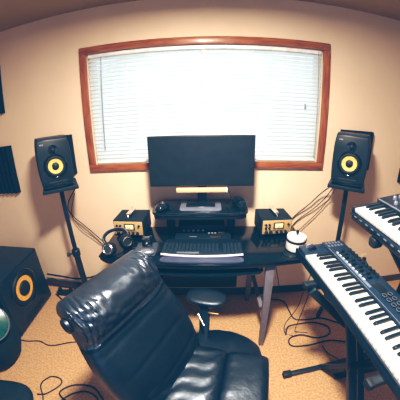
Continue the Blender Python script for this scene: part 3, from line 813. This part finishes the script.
# stand of the upper synth
x2 = thing('keyboard_stand', 'black tall stand with angled brackets holding the upper right synthesizer', 'stand', (1.02, -1.15, 0))
O2 = Vector((1.02, -1.15, 0))
def w2(x, y, z): return Vector((x, y, z))-O2
for y in (-.94, -1.52):
    a = MB(); a.beam(w2(.735, y, 1.108), w2(1.05, y, 1.158), .036, .04, .006)
    s_ = a.build('support_arm', 'black', x2)
    MB().beam(w2(.720, y, 1.100), w2(.775, y, 1.108), .050, .050, .014).build('rubber_cap', 'rubber', s_)
    MB().beam(w2(.83, y+.01, 1.10), w2(1.055, y+.01, .85), .034, .030, .004).build('bracket', 'black', x2)
    MB().beam(w2(1.05, y, 1.17), w2(1.05, y, .03), .05, .04, .004, up=(0, 1, 0)).build('upright', 'black', x2)
    f_ = MB().beam(w2(.86, y, .02), w2(1.36, y, .02), .034, .034, .004).build('foot_bar', 'black', x2)
MB().beam(w2(1.05, -.94, .62), w2(1.05, -1.52, .62), .03, .03, .004).build('crossbar', 'black', x2)

# ------------------------------------------------------------------ cables
def cable(label, pts, r=.0042, name='cable', m='cable', group=None):
    o = MB().tube(pts, r, n=8, sub=6)
    p0 = Vector(pts[0])
    o = o.build(name, m); o.data.transform(Matrix.Translation(-p0)); o.location = p0
    return tag(o, label, 'cable', group or 'loose cables in the room')
F = .006
cable('dark speaker cable hanging from left monitor speaker stand to the desk', [(-1.02, -.10, 1.10), (-1.16, -.03, .95), (-1.154, -.03, .851), (-.995, -.03, .693), (-.86, -.05, .57), (-.80, -.06, .50)], .0045)
cable('thin brown cable sagging below the left speaker cable against the wall', [(-1.04, -.09, 1.06), (-1.15, -.03, .85), (-1.09, -.03, .72), (-.97, -.03, .62), (-.84, -.04, .52)], .003)
cable('dark cable hanging from right monitor speaker down behind the desk, upper one', [(.96, -.12, 1.12), (.90, -.05, 1.02), (.82, -.04, .93), (.72, -.015, .82), (.66, -.012, .72), (.62, -.012, .55)], .0042)
cable('dark cable from right monitor speaker sagging to the desk, middle of three', [(.98, -.11, 1.12), (.95, -.05, .99), (.86, -.03, .88), (.76, -.015, .79), (.70, -.012, .70), (.66, -.012, .50)], .0036)
cable('thin tan cable below the other right speaker cables, lowest of three', [(1.0, -.10, 1.10), (.98, -.04, .96), (.90, -.03, .84), (.81, -.03, .74), (.74, -.03, .66)], .003)
cable('black cable bundle strung along the wall behind the left speaker stand', [(-1.60, -.06, .20), (-1.42, -.05, .18), (-1.28, -.04, .16), (-1.12, -.04, .19), (-.95, -.04, .26), (-.80, -.05, .33), (-.66, -.06, .38)], .009)
cable('thin black cable drooping under the bundle behind the left speaker stand', [(-1.55, -.08, .17), (-1.38, -.07, .11), (-1.2, -.06, .09), (-1.02, -.05, .09), (-.85, -.05, .20), (-.7, -.05, .24)], .005)
cable('black power cable lying on the floor beneath the left stand', [(-1.52, -.13, F), (-1.40, -.20, F), (-1.28, -.27, F), (-1.19, -.40, F), (-.98, -.45, F), (-.80, -.36, F)], .007)
cable('thin black cable crossing the carpet from floor speaker to chair', [(-1.54, -.735, F), (-1.47, -.73, F), (-1.36, -.705, F), (-1.24, -.725, F), (-1.08, -.66, F), (-.92, -.62, F)], .0045)
cable('looped black cable on the carpet beside the lower left cushion', [(-1.02, -1.28, F), (-1.08, -1.15, F), (-1.145, -1.06, F), (-1.10, -.985, F), (-1.02, -.985, F), (-1.0, -1.03, F), (-1.07, -1.115, F), (-1.13, -1.14, F+.008)], .0048)
cable('coiled black cable on the carpet below the chair back', [(-.98, -1.24, F), (-.93, -1.12, F), (-.86, -1.06, F), (-.78, -1.04, F), (-.70, -1.08, F), (-.72, -1.14, F), (-.82, -1.15, F), (-.92, -1.13, F+.009), (-.98, -1.08, F), (-.90, -1.01, F), (-.76, -1.0, F), (-.66, -1.08, F)], .0055)
cable('black cable running over the carpet from desk leg into loops under the keyboard', [(.47, -.10, F), (.60, -.10, F), (.70, -.14, F), (.72, -.26, F), (.74, -.36, F), (.84, -.38, F), (.98, -.38, F), (1.10, -.45, F), (1.22, -.52, F)], .006)
cable('looped black cable lying in a wide ring beneath the keyboard stand', [(.62, -.52, F), (.66, -.44, F), (.76, -.42, F), (.90, -.42, F), (1.0, -.48, F), (.98, -.56, F), (.86, -.58, F), (.74, -.54, F+.01), (.64, -.56, F), (.64, -.63, F), (.78, -.64, F), (.95, -.62, F), (1.1, -.66, F)], .0055)
cable('thin black cord hanging from keyboard end down to the carpet, left one', [(.60, -.70, .833), (.62, -.62, .60), (.63, -.56, .35), (.60, -.50, .12), (.62, -.50, F), (.68, -.54, F)], .0032)
cable('thin black cord hanging from keyboard end down to the carpet, right one', [(.63, -.70, .833), (.66, -.62, .58), (.67, -.57, .30), (.68, -.53, .08), (.72, -.50, F), (.80, -.52, F)], .0032)
cable('thin dark cord trailing over the carpet behind the foot of the keyboard stand', [(.88, -.66, F), (.90, -.74, F), (.93, -.84, F+.05), (.98, -.95, F), (1.06, -1.02, F), (1.15, -1.0, F)], .0035)
cable('thin black cord hanging from the desk edge to the baseboard', [(.52, -.08, .70), (.56, -.06, .50), (.62, -.05, .28), (.68, -.05, .06)], .0035)

ps = thing('power_strip', 'black power strip on the carpet between floor speaker and left stand', 'power strip', (-1.33, -.105, 0), (0, 0, radians(3)))
MB().box((0, 0, .024), (.34, .055, .046), .006).build('housing', 'black', ps)
for i in range(5):
    q = MB().cyl((-.13+i*.06, 0, .046), (-.13+i*.06, 0, .049), .019, n=20).build('socket', 'rubber', ps)
for i in (0, 2, 3): MB().box((-.13+i*.06, 0, .066), (.034, .030, .034), .006).build('adapter_plug', 'rubber', ps)

# ------------------------------------------------------------------ lights
def area(name, loc, rot, size, power, col, sy=None, shape='DISK', spread=None):
    l = bpy.data.lights.new(name, 'AREA'); l.shape = shape; l.size = size; l.energy = power; l.color = col
    if sy: l.size_y = sy
    o = bpy.data.objects.new(name, l); C.objects.link(o); o.location = loc; o.rotation_euler = rot
    if spread: l.spread = spread
    return o
area('ceiling_lamp_light', (.0, -1.22, 2.36), (0, 0, 0),   .22, 98, (1, .88, .74))
area('back_room_fill', (0, -3.1, 1.5), (radians(84), 0, 0), 1.6, 10, (.48, .62, 1.0), 1.6, 'RECTANGLE')  # added cool fill to tint the shadows blue, not a real source

W = bpy.data.worlds.new('sky'); S.world = W; W.use_nodes = True
nt = W.node_tree; bg_ = nt.nodes['Background']
tc = nt.nodes.new('ShaderNodeTexCoord'); nz = nt.nodes.new('ShaderNodeTexNoise'); nz.inputs['Scale'].default_value = 7; nz.inputs['Detail'].default_value = 6
rp = nt.nodes.new('ShaderNodeValToRGB'); rp.color_ramp.elements[0].position = .42; rp.color_ramp.elements[1].position = .56
rp.color_ramp.elements[0].color = (.42, .55, .52, 1); rp.color_ramp.elements[1].color = (.74, .90, 1.0, 1)
nt.links.new(tc.outputs['Generated'], nz.inputs['Vector']); nt.links.new(nz.outputs['Fac'], rp.inputs['Fac']); nt.links.new(rp.outputs['Color'], bg_.inputs['Color'])
bg_.inputs['Strength'].default_value = 2.1

# ------------------------------------------------------------------ camera (wide fisheye lens)
cam = bpy.data.cameras.new('camera'); co = bpy.data.objects.new('camera', cam); C.objects.link(co); S.camera = co
pitch, yaw, roll = .358, -.030, -.020
f = Vector((sin(yaw)*cos(pitch), cos(yaw)*cos(pitch), -sin(pitch)))
r0 = Vector((cos(yaw), -sin(yaw), 0)); u0 = r0.cross(f)
r_ = cos(roll)*r0+sin(roll)*u0; u_ = -sin(roll)*r0+cos(roll)*u0
Rm = Matrix((r_, u_, -f)).transposed().to_4x4()
co.matrix_world = Matrix.Translation((0, -1.749, 1.611)) @ Rm
cam.type = 'PANO'; cam.panorama_type = 'FISHEYE_LENS_POLYNOMIAL'
cam.sensor_width = 36; cam.sensor_height = 36; cam.fisheye_fov = pi
cam.clip_start = .05
cam.fisheye_polynomial_k0 = 0
cam.fisheye_polynomial_k1 = -4.60796333e-02
cam.fisheye_polynomial_k2 = -1.05771178e-05
cam.fisheye_polynomial_k3 = 9.71627501e-06
cam.fisheye_polynomial_k4 = -9.94228534e-08

S.view_settings.view_transform = 'Standard'
S.view_settings.look = 'None'
S.view_settings.exposure = 0

# photographic colour response: soft teal blacks, warm highlights
S.view_settings.use_curve_mapping = True
cm = S.view_settings.curve_mapping
cm.use_clip = False
for i, pts in enumerate((((0, .0025), (.02, .010), (.10, .093), (.40, .47), (1, 1.06)), ((0, .019), (.02, .030), (.10, .10), (.40, .45), (1, 1.04)), ((0, .040), (.02, .055), (.10, .120), (.40, .43), (1, 1.02)))):
    c = cm.curves[i]
    c.points[0].location = pts[0]; c.points[1].location = pts[-1]
    for p in pts[1:-1]: c.points.new(*p)
cm.update()
